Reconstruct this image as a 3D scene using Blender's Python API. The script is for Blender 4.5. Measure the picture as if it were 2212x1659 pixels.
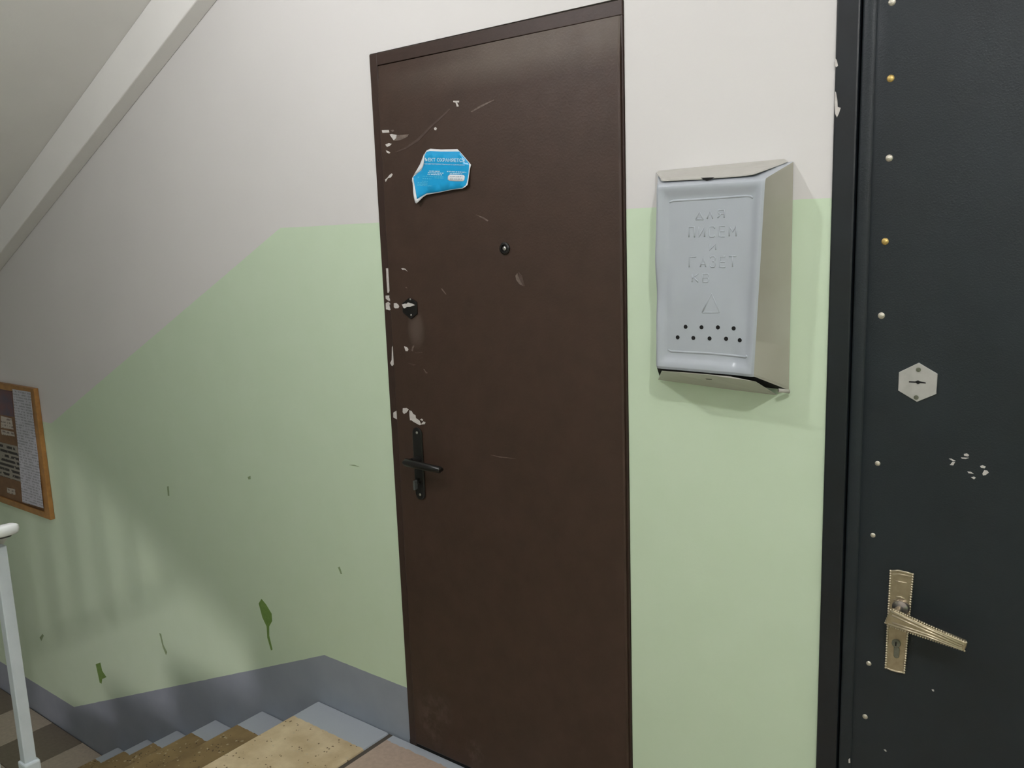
import bpy, bmesh, math, random
from mathutils import Matrix, Vector
random.seed(7)
for o in list(bpy.data.objects): bpy.data.objects.remove(o)
S = bpy.context.scene
COL = S.collection

# ---------------------------------------------------------------- camera
def rotm(yaw, pitch, roll):
    return Matrix.Rotation(yaw, 3, 'Z') @ Matrix.Rotation(pitch, 3, 'X') @ Matrix.Rotation(roll, 3, 'Y')
R = rotm(math.radians(37.544), math.radians(-9.70), math.radians(2.006))
cd = bpy.data.cameras.new('camera'); cam = bpy.data.objects.new('camera', cd); COL.objects.link(cam)
cd.sensor_width = 36.0; cd.sensor_fit = 'HORIZONTAL'; cd.lens = 1850 * 36 / 2212; cd.clip_start = 0.02
M = Matrix.Identity(4)
right, fwd, up = R.col[0], R.col[1], R.col[2]
for i in range(3):
    M[i][0] = right[i]; M[i][1] = up[i]; M[i][2] = -fwd[i]
M.translation = Vector((0.0, -1.748, 1.560))
cam.matrix_world = M
S.camera = cam

# ---------------------------------------------------------------- world, exposure, lamp levels
w = bpy.data.worlds.new('world'); S.world = w; w.use_nodes = True
w.node_tree.nodes['Background'].inputs[0].default_value = (0.9, 0.95, 1, 1)
w.node_tree.nodes['Background'].inputs[1].default_value = 0.02
S.view_settings.view_transform = 'Standard'; S.view_settings.look = 'None'
S.view_settings.gamma = 1.0; S.view_settings.use_curve_mapping = False
S.view_settings.exposure = -0.06
LAMP_A = (0.36, -1.78, 2.82)      # landing lamp above the photographer
LAMP_B = (-1.76, -1.22, 2.60)     # second landing lamp nearer the brown door
LAMP_C = (-2.50, -2.43, -0.50)    # unseen low lamp, added under the ascending flight to cast the railing shadows
W_A, W_B, W_C = 56.0, 33.0, 50.0
LCOL = (1.0, 0.985, 0.995); LCOL_C = (1.0, 0.90, 0.90)

# ---------------------------------------------------------------- materials
def new_mat(name):
    m = bpy.data.materials.new(name); m.use_nodes = True
    nt = m.node_tree; b = nt.nodes['Principled BSDF']
    return m, nt, b
def node(nt, t, **kw):
    n = nt.nodes.new(t)
    for k, v in kw.items(): setattr(n, k, v)
    return n
def lnk(nt, a, b): nt.links.new(a, b)
def math_n(nt, op, a, b=None, clamp=False):
    n = node(nt, 'ShaderNodeMath', operation=op); n.use_clamp = clamp
    for i, v in enumerate((a, b)):
        if v is None: continue
        if isinstance(v, (int, float)): n.inputs[i].default_value = v
        else: lnk(nt, v, n.inputs[i])
    return n.outputs[0]
def mix_c(nt, f, a, b):
    n = node(nt, 'ShaderNodeMix', data_type='RGBA')
    for s, v in ((n.inputs['Factor'], f), (n.inputs[6], a), (n.inputs[7], b)):
        if isinstance(v, (int, float)): s.default_value = v
        elif isinstance(v, tuple): s.default_value = (*v, 1) if len(v) == 3 else v
        else: lnk(nt, v, s)
    return n.outputs[2]
def noise(nt, vec, scale, detail=3.0, rough=0.55):
    n = node(nt, 'ShaderNodeTexNoise'); n.inputs['Scale'].default_value = scale
    n.inputs['Detail'].default_value = detail; n.inputs['Roughness'].default_value = rough
    lnk(nt, vec, n.inputs['Vector']); return n.outputs[0]
def ramp(nt, f, a, b):
    n = node(nt, 'ShaderNodeMapRange'); n.inputs[1].default_value = a; n.inputs[2].default_value = b
    lnk(nt, f, n.inputs[0]); return n.outputs[0]
def pos(nt): return node(nt, 'ShaderNodeNewGeometry').outputs['Position']
def sep(nt, v):
    n = node(nt, 'ShaderNodeSeparateXYZ'); lnk(nt, v, n.inputs[0]); return n.outputs
def bump(nt, b, h, strength, dist=0.002):
    n = node(nt, 'ShaderNodeBump'); n.inputs['Strength'].default_value = strength; n.inputs['Distance'].default_value = dist
    lnk(nt, h, n.inputs['Height']); lnk(nt, n.outputs[0], b.inputs['Normal'])
def srgb(r, g, b):
    f = lambda c: (c / 255 / 12.92) if c <= 10 else ((c / 255 + 0.055) / 1.055) ** 2.4
    return (f(r), f(g), f(b))
def simple(name, c1, c2=None, scale=20, rough=0.5, metal=0.0, bmp=0.0, bscale=80, spec=0.5, bdist=0.002):
    m, nt, b = new_mat(name); p = pos(nt)
    c2 = c2 or tuple(x * 0.85 for x in c1)
    f = ramp(nt, noise(nt, p, scale), 0.3, 0.7)
    lnk(nt, mix_c(nt, f, c1, c2), b.inputs['Base Color'])
    b.inputs['Roughness'].default_value = rough; b.inputs['Metallic'].default_value = metal
    b.inputs['Specular IOR Level'].default_value = spec
    if bmp: bump(nt, b, noise(nt, p, bscale, 4), bmp, bdist)
    return m

GREEN = (0.66, 0.795, 0.605); WHITE = (0.745, 0.73, 0.72); BLUE = (0.33, 0.365, 0.425)
def wall_material():
    m, nt, b = new_mat('painted_plaster'); p = pos(nt); s = sep(nt, p)
    wob = math_n(nt, 'MULTIPLY', math_n(nt, 'SUBTRACT', noise(nt, p, 14, 2), 0.5), 0.004)
    z = math_n(nt, 'ADD', s[2], wob)
    def line(x0, x1, z0, z1):
        n = node(nt, 'ShaderNodeMapRange'); n.clamp = True
        for i, v in enumerate((x0, x1, z0, z1)): n.inputs[i + 1].default_value = v
        lnk(nt, s[0], n.inputs[0]); return n.outputs[0]
    dado = line(-3.99, -2.245, 0.80, 1.615); base = line(-4.134, -2.188, -0.645, 0.183)
    up_ = math_n(nt, 'GREATER_THAN', z, dado); lo = math_n(nt, 'LESS_THAN', z, base)
    v = noise(nt, p, 1.6, 3); v2 = noise(nt, p, 9, 4)
    white = mix_c(nt, ramp(nt, v, 0.3, 0.7), WHITE, tuple(c * 0.965 for c in WHITE))
    green = mix_c(nt, ramp(nt, v2, 0.25, 0.75), GREEN, (0.635, 0.775, 0.575))
    blue = mix_c(nt, ramp(nt, v2, 0.3, 0.7), BLUE, (0.295, 0.33, 0.39))
    c = mix_c(nt, lo, mix_c(nt, up_, green, white), blue)
    lnk(nt, c, b.inputs['Base Color'])
    rg = math_n(nt, 'ADD', math_n(nt, 'MULTIPLY', up_, 0.30), 0.55)
    lnk(nt, rg, b.inputs['Roughness']); b.inputs['Specular IOR Level'].default_value = 0.35
    bump(nt, b, math_n(nt, 'ADD', noise(nt, p, 55, 3), math_n(nt, 'MULTIPLY', noise(nt, p, 7, 2), 1.5)), 0.10, 0.004)
    return m
M_WALL = wall_material()
M_CEIL = simple('whitewash', (0.88, 0.87, 0.86), (0.85, 0.84, 0.83), 3, 0.9, bmp=0.2, bscale=40, spec=0.2)
M_SOFFIT = simple('whitewashed_concrete', (0.88, 0.87, 0.85), (0.85, 0.84, 0.82), 4, 0.9, bmp=0.3, bscale=45, spec=0.2)

def terrazzo(name, c1, c2, stain, wear=None):
    m, nt, b = new_mat(name); p = pos(nt); s = sep(nt, p)
    big = ramp(nt, noise(nt, p, 9, 5), 0.35, 0.68)
    c = mix_c(nt, big, c1, c2)
    vo = node(nt, 'ShaderNodeTexVoronoi'); vo.inputs['Scale'].default_value = 85; lnk(nt, p, vo.inputs['Vector'])
    chip = math_n(nt, 'LESS_THAN', vo.outputs['Distance'], 0.26)
    pick = math_n(nt, 'GREATER_THAN', noise(nt, p, 23, 2), 0.56)
    c = mix_c(nt, math_n(nt, 'MULTIPLY', chip, pick), c, stain)
    vo2 = node(nt, 'ShaderNodeTexVoronoi'); vo2.inputs['Scale'].default_value = 60; lnk(nt, p, vo2.inputs['Vector'])
    lite = math_n(nt, 'MULTIPLY', math_n(nt, 'LESS_THAN', vo2.outputs['Distance'], 0.3), math_n(nt, 'GREATER_THAN', noise(nt, p, 31, 2), 0.57))
    c = mix_c(nt, math_n(nt, 'MULTIPLY', lite, 0.6), c, (0.62, 0.52, 0.36))
    # painted border along the wall
    e = math_n(nt, 'ADD', s[1], math_n(nt, 'MULTIPLY', math_n(nt, 'SUBTRACT', noise(nt, p, 60, 3), 0.5), 0.012))
    paint = math_n(nt, 'GREATER_THAN', e, -0.112)
    c = mix_c(nt, paint, c, (0.46, 0.50, 0.555))
    lnk(nt, c, b.inputs['Base Color']); b.inputs['Roughness'].default_value = 0.6
    bump(nt, b, noise(nt, p, 120, 3), 0.25, 0.002)
    return m
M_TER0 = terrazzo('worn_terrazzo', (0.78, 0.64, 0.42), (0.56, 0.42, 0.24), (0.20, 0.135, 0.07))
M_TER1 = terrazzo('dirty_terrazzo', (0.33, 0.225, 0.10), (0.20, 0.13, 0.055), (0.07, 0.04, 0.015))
def tile_mat(name, c, border=False):
    m, nt, b = new_mat(name); p = pos(nt); s = sep(nt, p)
    col = mix_c(nt, ramp(nt, noise(nt, p, 60, 4), 0.3, 0.7), c, tuple(x * 0.82 for x in c))
    if border:
        e = math_n(nt, 'ADD', s[1], math_n(nt, 'MULTIPLY', math_n(nt, 'SUBTRACT', noise(nt, p, 45, 3), 0.5), 0.02))
        col = mix_c(nt, math_n(nt, 'GREATER_THAN', e, -0.035), col, (0.46, 0.50, 0.555))
    lnk(nt, col, b.inputs['Base Color']); b.inputs['Roughness'].default_value = 0.5
    bump(nt, b, noise(nt, p, 200, 2), 0.1, 0.001)
    return m
M_TPINK = tile_mat('pink_brown_tile', (0.56, 0.43, 0.34), True); M_TCREAM = tile_mat('cream_tile', (0.60, 0.53, 0.43), True)
M_LB = tile_mat('beige_tile', (0.56, 0.475, 0.38)); M_LD = tile_mat('dark_brown_tile', (0.24, 0.195, 0.15))
M_GROUT = simple('grout', (0.10, 0.085, 0.07), rough=0.9)

def brown_paint():
    m, nt, b = new_mat('brown_hammer_paint'); p = pos(nt); s = sep(nt, p)
    f = ramp(nt, noise(nt, p, 16, 4), 0.3, 0.7)
    c = mix_c(nt, f, (0.050, 0.026, 0.0165), (0.040, 0.021, 0.0125))
    def blob(x, z, rx, rz, amt):
        dx = math_n(nt, 'DIVIDE', math_n(nt, 'SUBTRACT', s[0], x), rx); dz = math_n(nt, 'DIVIDE', math_n(nt, 'SUBTRACT', s[2], z), rz)
        r = math_n(nt, 'ADD', math_n(nt, 'MULTIPLY', dx, dx), math_n(nt, 'MULTIPLY', dz, dz))
        return math_n(nt, 'MULTIPLY', math_n(nt, 'SUBTRACT', 1.0, r, True), amt)
    nz = ramp(nt, noise(nt, p, 45, 4), 0.4, 0.7)
    dirt = blob(-1.665, 1.318, 0.035, 0.06, 0.8)
    for a in ((-1.69, 0.12, 0.06, 0.11, 0.8), (-1.52, 0.075, 0.04, 0.05, 1.0), (-1.64, 0.16, 0.05, 0.07, 0.6)):
        dirt = math_n(nt, 'MAXIMUM', dirt, math_n(nt, 'MULTIPLY', blob(*a), nz))
    c = mix_c(nt, math_n(nt, 'MULTIPLY', dirt, 0.35), c, (0.20, 0.16, 0.135))
    # paler band along the top edge, fading downwards and towards the lock side
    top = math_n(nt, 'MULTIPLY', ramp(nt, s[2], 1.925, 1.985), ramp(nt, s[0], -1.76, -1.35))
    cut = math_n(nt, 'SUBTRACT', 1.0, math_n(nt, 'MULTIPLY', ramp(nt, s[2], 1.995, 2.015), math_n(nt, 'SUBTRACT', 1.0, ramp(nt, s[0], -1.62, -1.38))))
    pale_band = math_n(nt, 'MULTIPLY', math_n(nt, 'MULTIPLY', top, cut), math_n(nt, 'ADD', math_n(nt, 'MULTIPLY', noise(nt, p, 12, 3), 0.5), 0.35))
    c = mix_c(nt, math_n(nt, 'MULTIPLY', pale_band, 0.5), c, (0.20, 0.17, 0.135))
    lnk(nt, c, b.inputs['Base Color'])
    lnk(nt, math_n(nt, 'ADD', math_n(nt, 'MULTIPLY', noise(nt, p, 30, 3), 0.16), 0.46), b.inputs['Roughness'])
    b.inputs['Specular IOR Level'].default_value = 0.5
    bump(nt, b, noise(nt, p, 170, 3), 0.3, 0.0015)
    return m
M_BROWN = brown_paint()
M_BROWNF = simple('brown_frame_paint', (0.042, 0.022, 0.016), (0.034, 0.018, 0.012), 30, 0.5, bmp=0.2, bscale=120)
M_CHIP = simple('bare_primer', (0.66, 0.63, 0.60), (0.52, 0.49, 0.46), 90, 0.8)
M_SCR = simple('dull_scratch', (0.19, 0.15, 0.125), (0.11, 0.08, 0.065), 120, 0.7)
M_SCR2 = simple('faint_rub', (0.085, 0.058, 0.046), (0.06, 0.038, 0.03), 120, 0.6)
M_BLKMET = simple('black_oxide_metal', (0.007, 0.0065, 0.006), (0.011, 0.010, 0.009), 60, 0.3, 0.0, bmp=0.1, bscale=150)
M_SCREW = simple('bright_steel', (0.62, 0.60, 0.57), (0.45, 0.44, 0.42), 90, 0.3, 0.9)
def leatherette(name, c1, c2):
    m, nt, b = new_mat(name); p = pos(nt)
    lnk(nt, mix_c(nt, ramp(nt, noise(nt, p, 6, 4), 0.3, 0.7), c1, c2), b.inputs['Base Color'])
    # fine diagonal rub lines
    mp = node(nt, 'ShaderNodeMapping'); mp.inputs['Rotation'].default_value = (0, math.radians(-28), 0); mp.inputs['Scale'].default_value = (6, 1, 420)
    lnk(nt, p, mp.inputs['Vector'])
    ln = math_n(nt, 'GREATER_THAN', noise(nt, mp.outputs[0], 1.0, 2), 0.70)
    lnk(nt, math_n(nt, 'SUBTRACT', math_n(nt, 'ADD', math_n(nt, 'MULTIPLY', noise(nt, p, 14, 3), 0.14), 0.42), math_n(nt, 'MULTIPLY', ln, 0.12)), b.inputs['Roughness'])
    b.inputs['Specular IOR Level'].default_value = 0.48
    bump(nt, b, noise(nt, p, 330, 3), 0.45, 0.0012)
    return m
M_LEATHER = leatherette('black_leatherette', (0.0105, 0.0170, 0.0220), (0.0080, 0.0125, 0.0162))
M_BFRAME = simple('black_gloss_paint', (0.007, 0.0105, 0.0145), (0.005, 0.007, 0.0095), 10, 0.42, bmp=0.15, bscale=60, bdist=0.003)
M_DARK = simple('dark_gap', (0.004, 0.004, 0.004), rough=0.9)
M_NSILV = simple('silver_nail', (0.70, 0.66, 0.56), (0.5, 0.47, 0.40), 300, 0.35, 0.8, bmp=0.4, bscale=500)
M_NGOLD = simple('brass_nail', (0.72, 0.53, 0.20), (0.55, 0.38, 0.12), 300, 0.35, 0.8, bmp=0.4, bscale=500)
M_ALU = simple('dull_aluminium', (0.50, 0.495, 0.47), (0.43, 0.425, 0.40), 40, 0.5, 0.25)
M_BRIM = simple('polished_champagne_metal', (0.70, 0.62, 0.47), (0.60, 0.53, 0.39), 90, 0.28, 0.7)
M_BRONZE = simple('champagne_metal', (0.45, 0.385, 0.26), (0.36, 0.305, 0.20), 90, 0.34, 0.7, bmp=0.08, bscale=300)
M_NECK = simple('worn_nickel', (0.58, 0.52, 0.48), (0.48, 0.43, 0.39), 60, 0.22, 0.9)
M_CYL = simple('grey_lock_metal', (0.22, 0.225, 0.18), (0.15, 0.155, 0.12), 120, 0.45, 0.6)
def mailbox_paint(name, c1, c2):
    m, nt, b = new_mat(name); p = pos(nt)
    lnk(nt, mix_c(nt, ramp(nt, noise(nt, p, 7, 3), 0.3, 0.7), c1, c2), b.inputs['Base Color'])
    b.inputs['Roughness'].default_value = 0.26; b.inputs['Specular IOR Level'].default_value = 0.55
    bump(nt, b, noise(nt, p, 26, 2), 0.22, 0.004)
    return m
M_MAIL = mailbox_paint('silver_grey_enamel', (0.45, 0.49, 0.54), (0.43, 0.465, 0.505))
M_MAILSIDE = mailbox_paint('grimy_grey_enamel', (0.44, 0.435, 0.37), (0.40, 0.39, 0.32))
M_LID = mailbox_paint('beige_grey_enamel', (0.50, 0.49, 0.45), (0.47, 0.46, 0.415))
M_STBLUE = simple('cyan_print', (0.012, 0.36, 0.70), (0.010, 0.33, 0.66), 30, 0.3)
M_STWHITE = simple('white_vinyl', (0.75, 0.78, 0.80), (0.70, 0.73, 0.76), 30, 0.5)
M_STTEXT = simple('white_print', (0.62, 0.80, 0.90), (0.58, 0.76, 0.88), 30, 0.5)
M_STGREY = simple('grey_print', (0.38, 0.47, 0.55), (0.33, 0.42, 0.50), 200, 0.5)
M_WOOD = simple('varnished_wood', (0.40, 0.20, 0.055), (0.28, 0.13, 0.035), 30, 0.45, bmp=0.15, bscale=60)
M_BACK = simple('brown_board', (0.20, 0.105, 0.05), (0.15, 0.075, 0.035), 20, 0.6)
M_RAIL = simple('pale_blue_paint', (0.60, 0.66, 0.70), (0.55, 0.61, 0.65), 25, 0.4, bmp=0.15, bscale=70)
M_HAND = simple('white_handrail_cover', (0.74, 0.77, 0.76), (0.68, 0.71, 0.70), 20, 0.35)
M_RUST = simple('dark_steel', (0.09, 0.10, 0.10), (0.06, 0.065, 0.06), 40, 0.5)
M_DRIP = simple('dark_green_paint', (0.15, 0.27, 0.06), (0.20, 0.33, 0.09), 90, 0.5)
M_SMUDGE = simple('green_scuff', (0.24, 0.33, 0.17), (0.32, 0.42, 0.24), 90, 0.7)
M_CONC = simple('rough_concrete', (0.42, 0.41, 0.39), (0.36, 0.35, 0.33), 8, 0.9, bmp=0.4, bscale=60)
def printed(name, paper, ink, zf, xf, th):
    m, nt, b = new_mat(name); p = pos(nt); s = sep(nt, p)
    row = math_n(nt, 'GREATER_THAN', math_n(nt, 'FRACT', math_n(nt, 'MULTIPLY', s[2], zf)), 0.45)
    mp = node(nt, 'ShaderNodeMapping'); mp.inputs['Scale'].default_value = (xf, 1, zf * 0.5); lnk(nt, p, mp.inputs['Vector'])
    wd = math_n(nt, 'GREATER_THAN', noise(nt, mp.outputs[0], 1.0, 3), th)
    lnk(nt, mix_c(nt, math_n(nt, 'MULTIPLY', row, wd), paper, ink), b.inputs['Base Color'])
    b.inputs['Roughness'].default_value = 0.7
    return m
M_SHEET = printed('typed_sheet', (0.52, 0.53, 0.58), (0.33, 0.34, 0.37), 75, 60, 0.47)
M_SHEET2 = printed('dark_printed_notice', (0.30, 0.28, 0.24), (0.035, 0.03, 0.03), 42, 25, 0.44)
M_CARD = printed('printed_card', (0.46, 0.42, 0.36), (0.20, 0.17, 0.15), 60, 50, 0.52)
M_POST = simple('dark_red_blue_print', (0.055, 0.055, 0.10), (0.16, 0.05, 0.04), 11, 0.5)
M_RED = simple('dull_red_print', (0.22, 0.06, 0.045), (0.14, 0.045, 0.04), 30, 0.5)
def lamp_mat(name, watts, r, col):
    m = bpy.data.materials.new(name); m.use_nodes = True; nt = m.node_tree
    for n in list(nt.nodes): nt.nodes.remove(n)
    e = nt.nodes.new('ShaderNodeEmission'); o = nt.nodes.new('ShaderNodeOutputMaterial')
    e.inputs[0].default_value = (*col, 1); e.inputs[1].default_value = watts / (math.pi * 4 * math.pi * r * r)
    nt.links.new(e.outputs[0], o.inputs[0]); return m

# ---------------------------------------------------------------- mesh helpers (world coordinates in, parented parts out)
ORG = {}
def put(name, verts, faces, mat, parent=None, smooth=False, mats=None, fm=None):
    me = bpy.data.meshes.new(name)
    L = ORG.get(parent.name, Vector((0, 0, 0))) if parent else Vector((0, 0, 0))
    me.from_pydata([tuple(Vector(v) - L) for v in verts], [], faces)
    bm = bmesh.new(); bm.from_mesh(me); bmesh.ops.recalc_face_normals(bm, faces=bm.faces); bm.to_mesh(me); bm.free()
    for mm in (mats or [mat]): me.materials.append(mm)
    if fm:
        for i, k in enumerate(fm): me.polygons[i].material_index = k
    if smooth:
        for p_ in me.polygons: p_.use_smooth = True
    o = bpy.data.objects.new(name, me); COL.objects.link(o)
    if parent: o.parent = parent; ORG[o.name] = L
    else: ORG[o.name] = Vector((0, 0, 0))
    return o
def root(name, loc):
    o = bpy.data.objects.new(name, None); o.empty_display_size = 0.05; COL.objects.link(o); o.location = loc; ORG[o.name] = Vector(loc); return o
def tag(o, label=None, cat=None, group=None, kind=None):
    if label: o['label'] = label
    if cat: o['category'] = cat
    if group: o['group'] = group
    if kind: o['kind'] = kind
    return o
class MB:
    def __init__(s): s.v = []; s.f = []
    def add(s, v, f):
        n = len(s.v); s.v += [tuple(a) for a in v]; s.f += [tuple(i + n for i in q) for q in f]; return s
    def box(s, x0, x1, y0, y1, z0, z1):
        return s.add([(x, y, z) for x in (x0, x1) for y in (y0, y1) for z in (z0, z1)],
                     [(0, 1, 3, 2), (4, 6, 7, 5), (0, 4, 5, 1), (2, 3, 7, 6), (0, 2, 6, 4), (1, 5, 7, 3)])
    def prism(s, poly, yf, th):          # polygon in x,z extruded in y from yf (front) to yf+th
        n = len(poly)
        v = [(x, yf, z) for x, z in poly] + [(x, yf + th, z) for x, z in poly]
        return s.add(v, [tuple(range(n)), tuple(range(2 * n - 1, n - 1, -1))] + [(i, (i + 1) % n, (i + 1) % n + n, i + n) for i in range(n)])
    def tube(s, pts, r, n=10, cap=True, up=None, ry=None):
        pts = [Vector(p) for p in pts]; rings = []
        for i, p in enumerate(pts):
            t = (pts[min(i + 1, len(pts) - 1)] - pts[max(i - 1, 0)]).normalized()
            a = Vector(up) if up else (Vector((0, 1, 0)) if abs(t.y) < 0.9 else Vector((0, 0, 1)))
            u = t.cross(a).normalized(); v = u.cross(t).normalized()
            rr = r[i] if isinstance(r, (list, tuple)) else r; rv = ry if ry else rr
            rings.append([p + u * math.cos(2 * math.pi * k / n) * rr + v * math.sin(2 * math.pi * k / n) * rv for k in range(n)])
        vs = [q for g in rings for q in g]; fs = []
        for i in range(len(pts) - 1):
            fs += [(i * n + k, i * n + (k + 1) % n, (i + 1) * n + (k + 1) % n, (i + 1) * n + k) for k in range(n)]
        if cap: fs += [tuple(range(n)), tuple(range(len(vs) - n, len(vs)))]
        return s.add(vs, fs)
    def lathe(s, c, prof, n=20):         # revolve (radius, y offset) about the y axis through c
        vs = []; fs = []
        for r, y in prof:
            vs += [(c[0] + r * math.cos(2 * math.pi * k / n), c[1] + y, c[2] + r * math.sin(2 * math.pi * k / n)) for k in range(n)]
        for i in range(len(prof) - 1):
            fs += [(i * n + k, i * n + (k + 1) % n, (i + 1) * n + (k + 1) % n, (i + 1) * n + k) for k in range(n)]
        fs += [tuple(range(n)), tuple(range((len(prof) - 1) * n, len(prof) * n))]
        return s.add(vs, fs)
    def sphere(s, c, r, nu=8, nv=6, sc=(1, 1, 1)):
        vs = []; fs = []
        for j in range(nv + 1):
            th = math.pi * j / nv
            for k in range(nu):
                ph = 2 * math.pi * k / nu
                vs.append((c[0] + sc[0] * r * math.sin(th) * math.cos(ph), c[1] + sc[1] * r * math.sin(th) * math.sin(ph), c[2] + sc[2] * r * math.cos(th)))
        for j in range(nv):
            fs += [(j * nu + k, j * nu + (k + 1) % nu, (j + 1) * nu + (k + 1) % nu, (j + 1) * nu + k) for k in range(nu)]
        return s.add(vs, fs)
    def out(s, name, mat, parent=None, smooth=False, bev=0.0, seg=2):
        o = put(name, s.v, s.f, mat, parent, smooth)
        if bev:
            b = o.modifiers.new('bevel', 'BEVEL'); b.width = bev; b.segments = seg; b.limit_method = 'ANGLE'
        return o
def shade_auto(o, ang=35):
    for p_ in o.data.polygons: p_.use_smooth = True
    o.data.set_sharp_from_angle(angle=math.radians(ang))
    return o

# ================================================================ structure
# ---- front wall with the two door openings
DX0, DX1, DZ1 = -1.797, -0.997, 2.071
BX0, BX1, BZ1 = -0.537, 0.43, 2.12
wm = MB()
wm.box(-6.2, DX0, 0, 0.14, -0.93, 3.07); wm.box(DX0, DX1, 0, 0.14, DZ1, 3.07)
wm.box(DX1, BX0, 0, 0.14, -0.12, 3.07); wm.box(BX0, BX1, 0, 0.14, BZ1, 3.07); wm.box(BX1, 1.72, 0, 0.14, -0.12, 3.07)
wall = tag(wm.out('wall_front', M_WALL), 'white plaster wall with green dado and blue-grey skirting paint behind both doors', 'wall', kind='structure')
for n, b_, lab in (('wall_back', (-6.2, 1.72, -2.74, -2.60, -0.93, 3.07), 'plain painted wall behind the photographer'),
                   ('wall_left', (-6.34, -6.2, -2.74, 0.14, -0.93, 3.07), 'end wall of the lower hall'),
                   ('wall_right', (1.72, 1.86, -2.74, 0.14, -0.93, 3.07), 'side wall of the upper landing')):
    tag(MB().box(*b_).out(n, M_WALL), lab, 'wall', kind='structure')
tag(MB().box(-1.62, 1.72, -2.6, 0, 2.95, 3.07).out('ceiling', M_CEIL), 'whitewashed ceiling slab over the upper landing', 'ceiling', kind='structure')
tag(MB().box(-6.2, -4.95, -2.6, 0, 1.18, 1.33).out('ceiling.001', M_CEIL), 'low slab over the lower hall', 'ceiling', kind='structure')

# ---- landing floor and lower hall floor, tile by tile
TX0 = -1.872
fl = MB().box(-1.8925, 1.72, -2.6, 0, -0.15, -0.006).out('floor', M_GROUT)
tag(fl, 'upper landing floor laid with pinkish brown and cream tiles', 'floor', kind='structure')
fl2 = MB().box(-6.2, -1.9, -2.6, 0, -0.93, -0.821).out('floor.001', M_GROUT)
tag(fl2, 'lower hall floor laid with a beige and dark brown checkerboard', 'floor', kind='structure')
def tile_mesh(name, sx, sy, mat):
    bm = bmesh.new(); bmesh.ops.create_cube(bm, size=1.0)
    for v in bm.verts: v.co = (v.co.x * sx, v.co.y * sy, v.co.z * 0.012)
    bmesh.ops.bevel(bm, geom=[e for e in bm.edges if all(v.co.z > 0 for v in e.verts)], offset=0.0012, segments=1, affect='EDGES')
    me = bpy.data.meshes.new(name); bm.to_mesh(me); bm.free(); me.materials.append(mat); return me
def tiles(parent, x0, x1, dirx, p, top, mats, rows):
    ms = [tile_mesh('tile', p - 0.003, p - 0.003, m) for m in mats]
    n = int(abs(x1 - x0) / p)
    for i in range(n):
        for j in range(rows):
            t = bpy.data.objects.new('tile', ms[(i + j) % 2]); COL.objects.link(t); t.parent = parent
            t.location = (x0 + dirx * (i + 0.5) * p, -(j + 0.5) * p - 0.004, top - 0.006)
tiles(fl, TX0, 1.70, 1, 0.312, 0.0, (M_TPINK, M_TCREAM), 8)
tiles(fl2, -3.768, -6.19, -1, 0.3135, -0.815, (M_LB, M_LD), 8)

# ---- descending stairs
NX = [-2.238, -2.572, -2.890, -3.190, -3.450, -3.728]
NZ = [0.0, -0.147, -0.290, -0.440, -0.573, -0.712]
st = tag(root('staircase', (-3.0, -0.55, -0.815)), 'short flight of worn terrazzo steps with blue-grey painted edge going down left', 'stairs')
for i in range(6):
    x1 = -1.893 if i == 0 else NX[i - 1] + 0.035
    zl = (NZ[i + 1] if i < 5 else -0.815)
    m_ = MB()
    pf = [(NX[i], NZ[i]), (x1, NZ[i]), (x1, NZ[i] - 0.20), (NX[i] + 0.012, zl - 0.02), (NX[i] + 0.012, NZ[i] - 0.045), (NX[i], NZ[i] - 0.035)]
    n = len(pf)
    v = [(x, -0.001, z) for x, z in pf] + [(x, -1.12, z) for x, z in pf]
    m_.add(v, [tuple(range(n)), tuple(range(2 * n - 1, n - 1, -1))] + [(k, (k + 1) % n, (k + 1) % n + n, k + n) for k in range(n)])
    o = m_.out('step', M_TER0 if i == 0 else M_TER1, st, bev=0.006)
    if i == 0: o['label'] = 'pale beige worn top step slab'

# ---- flight overhead (ribbed precast slab) seen from below
def zr(x): return 2.335 + 0.4605 * (x + 2.467)
fa = tag(root('stair_flight', (-3.4, -0.55, 1.9)), 'whitewashed ribbed underside of the stair flight overhead at upper left', 'stair flight', kind='structure')
XA, XB = -5.0, -1.60
def sloped(y0, y1, zo0, zo1, name):
    v = [(x, y, zr(x) + zo) for x in (XA, XB) for y in (y0, y1) for zo in (zo0, zo1)]
    m_ = MB(); m_.add(v, [(0, 1, 3, 2), (4, 6, 7, 5), (0, 4, 5, 1), (2, 3, 7, 6), (0, 2, 6, 4), (1, 5, 7, 3)])
    return m_.out(name, M_SOFFIT, fa, bev=0.004)
sloped(-0.064, 0.0, 0.0, 0.165, 'rib'); sloped(-1.12, -1.056, 0.0, 0.165, 'rib'); sloped(-1.12, 0.0, 0.165, 0.27, 'slab')
# ---- flight going up beside the descending one (outside the frame, shades the lower wall)
m_ = MB(); prof = [(-2.24, -0.38), (-2.24, 0.15)]
for k in range(1, 9): prof += [(-2.24 - 0.3 * k, 0.15 * k), (-2.24 - 0.3 * k, 0.15 * (k + 1))]
prof += [(-4.95, 1.33), (-4.95, 0.90)]
n = len(prof); v = [(x, -1.32, z) for x, z in prof] + [(x, -2.55, z) for x, z in prof]
m_.add(v, [tuple(range(n)), tuple(range(2 * n - 1, n - 1, -1))] + [(k, (k + 1) % n, (k + 1) % n + n, k + n) for k in range(n)])
tag(m_.out('stair_flight.001', M_CONC), 'concrete stair flight going up on the open side', 'stair flight', kind='structure')

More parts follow.
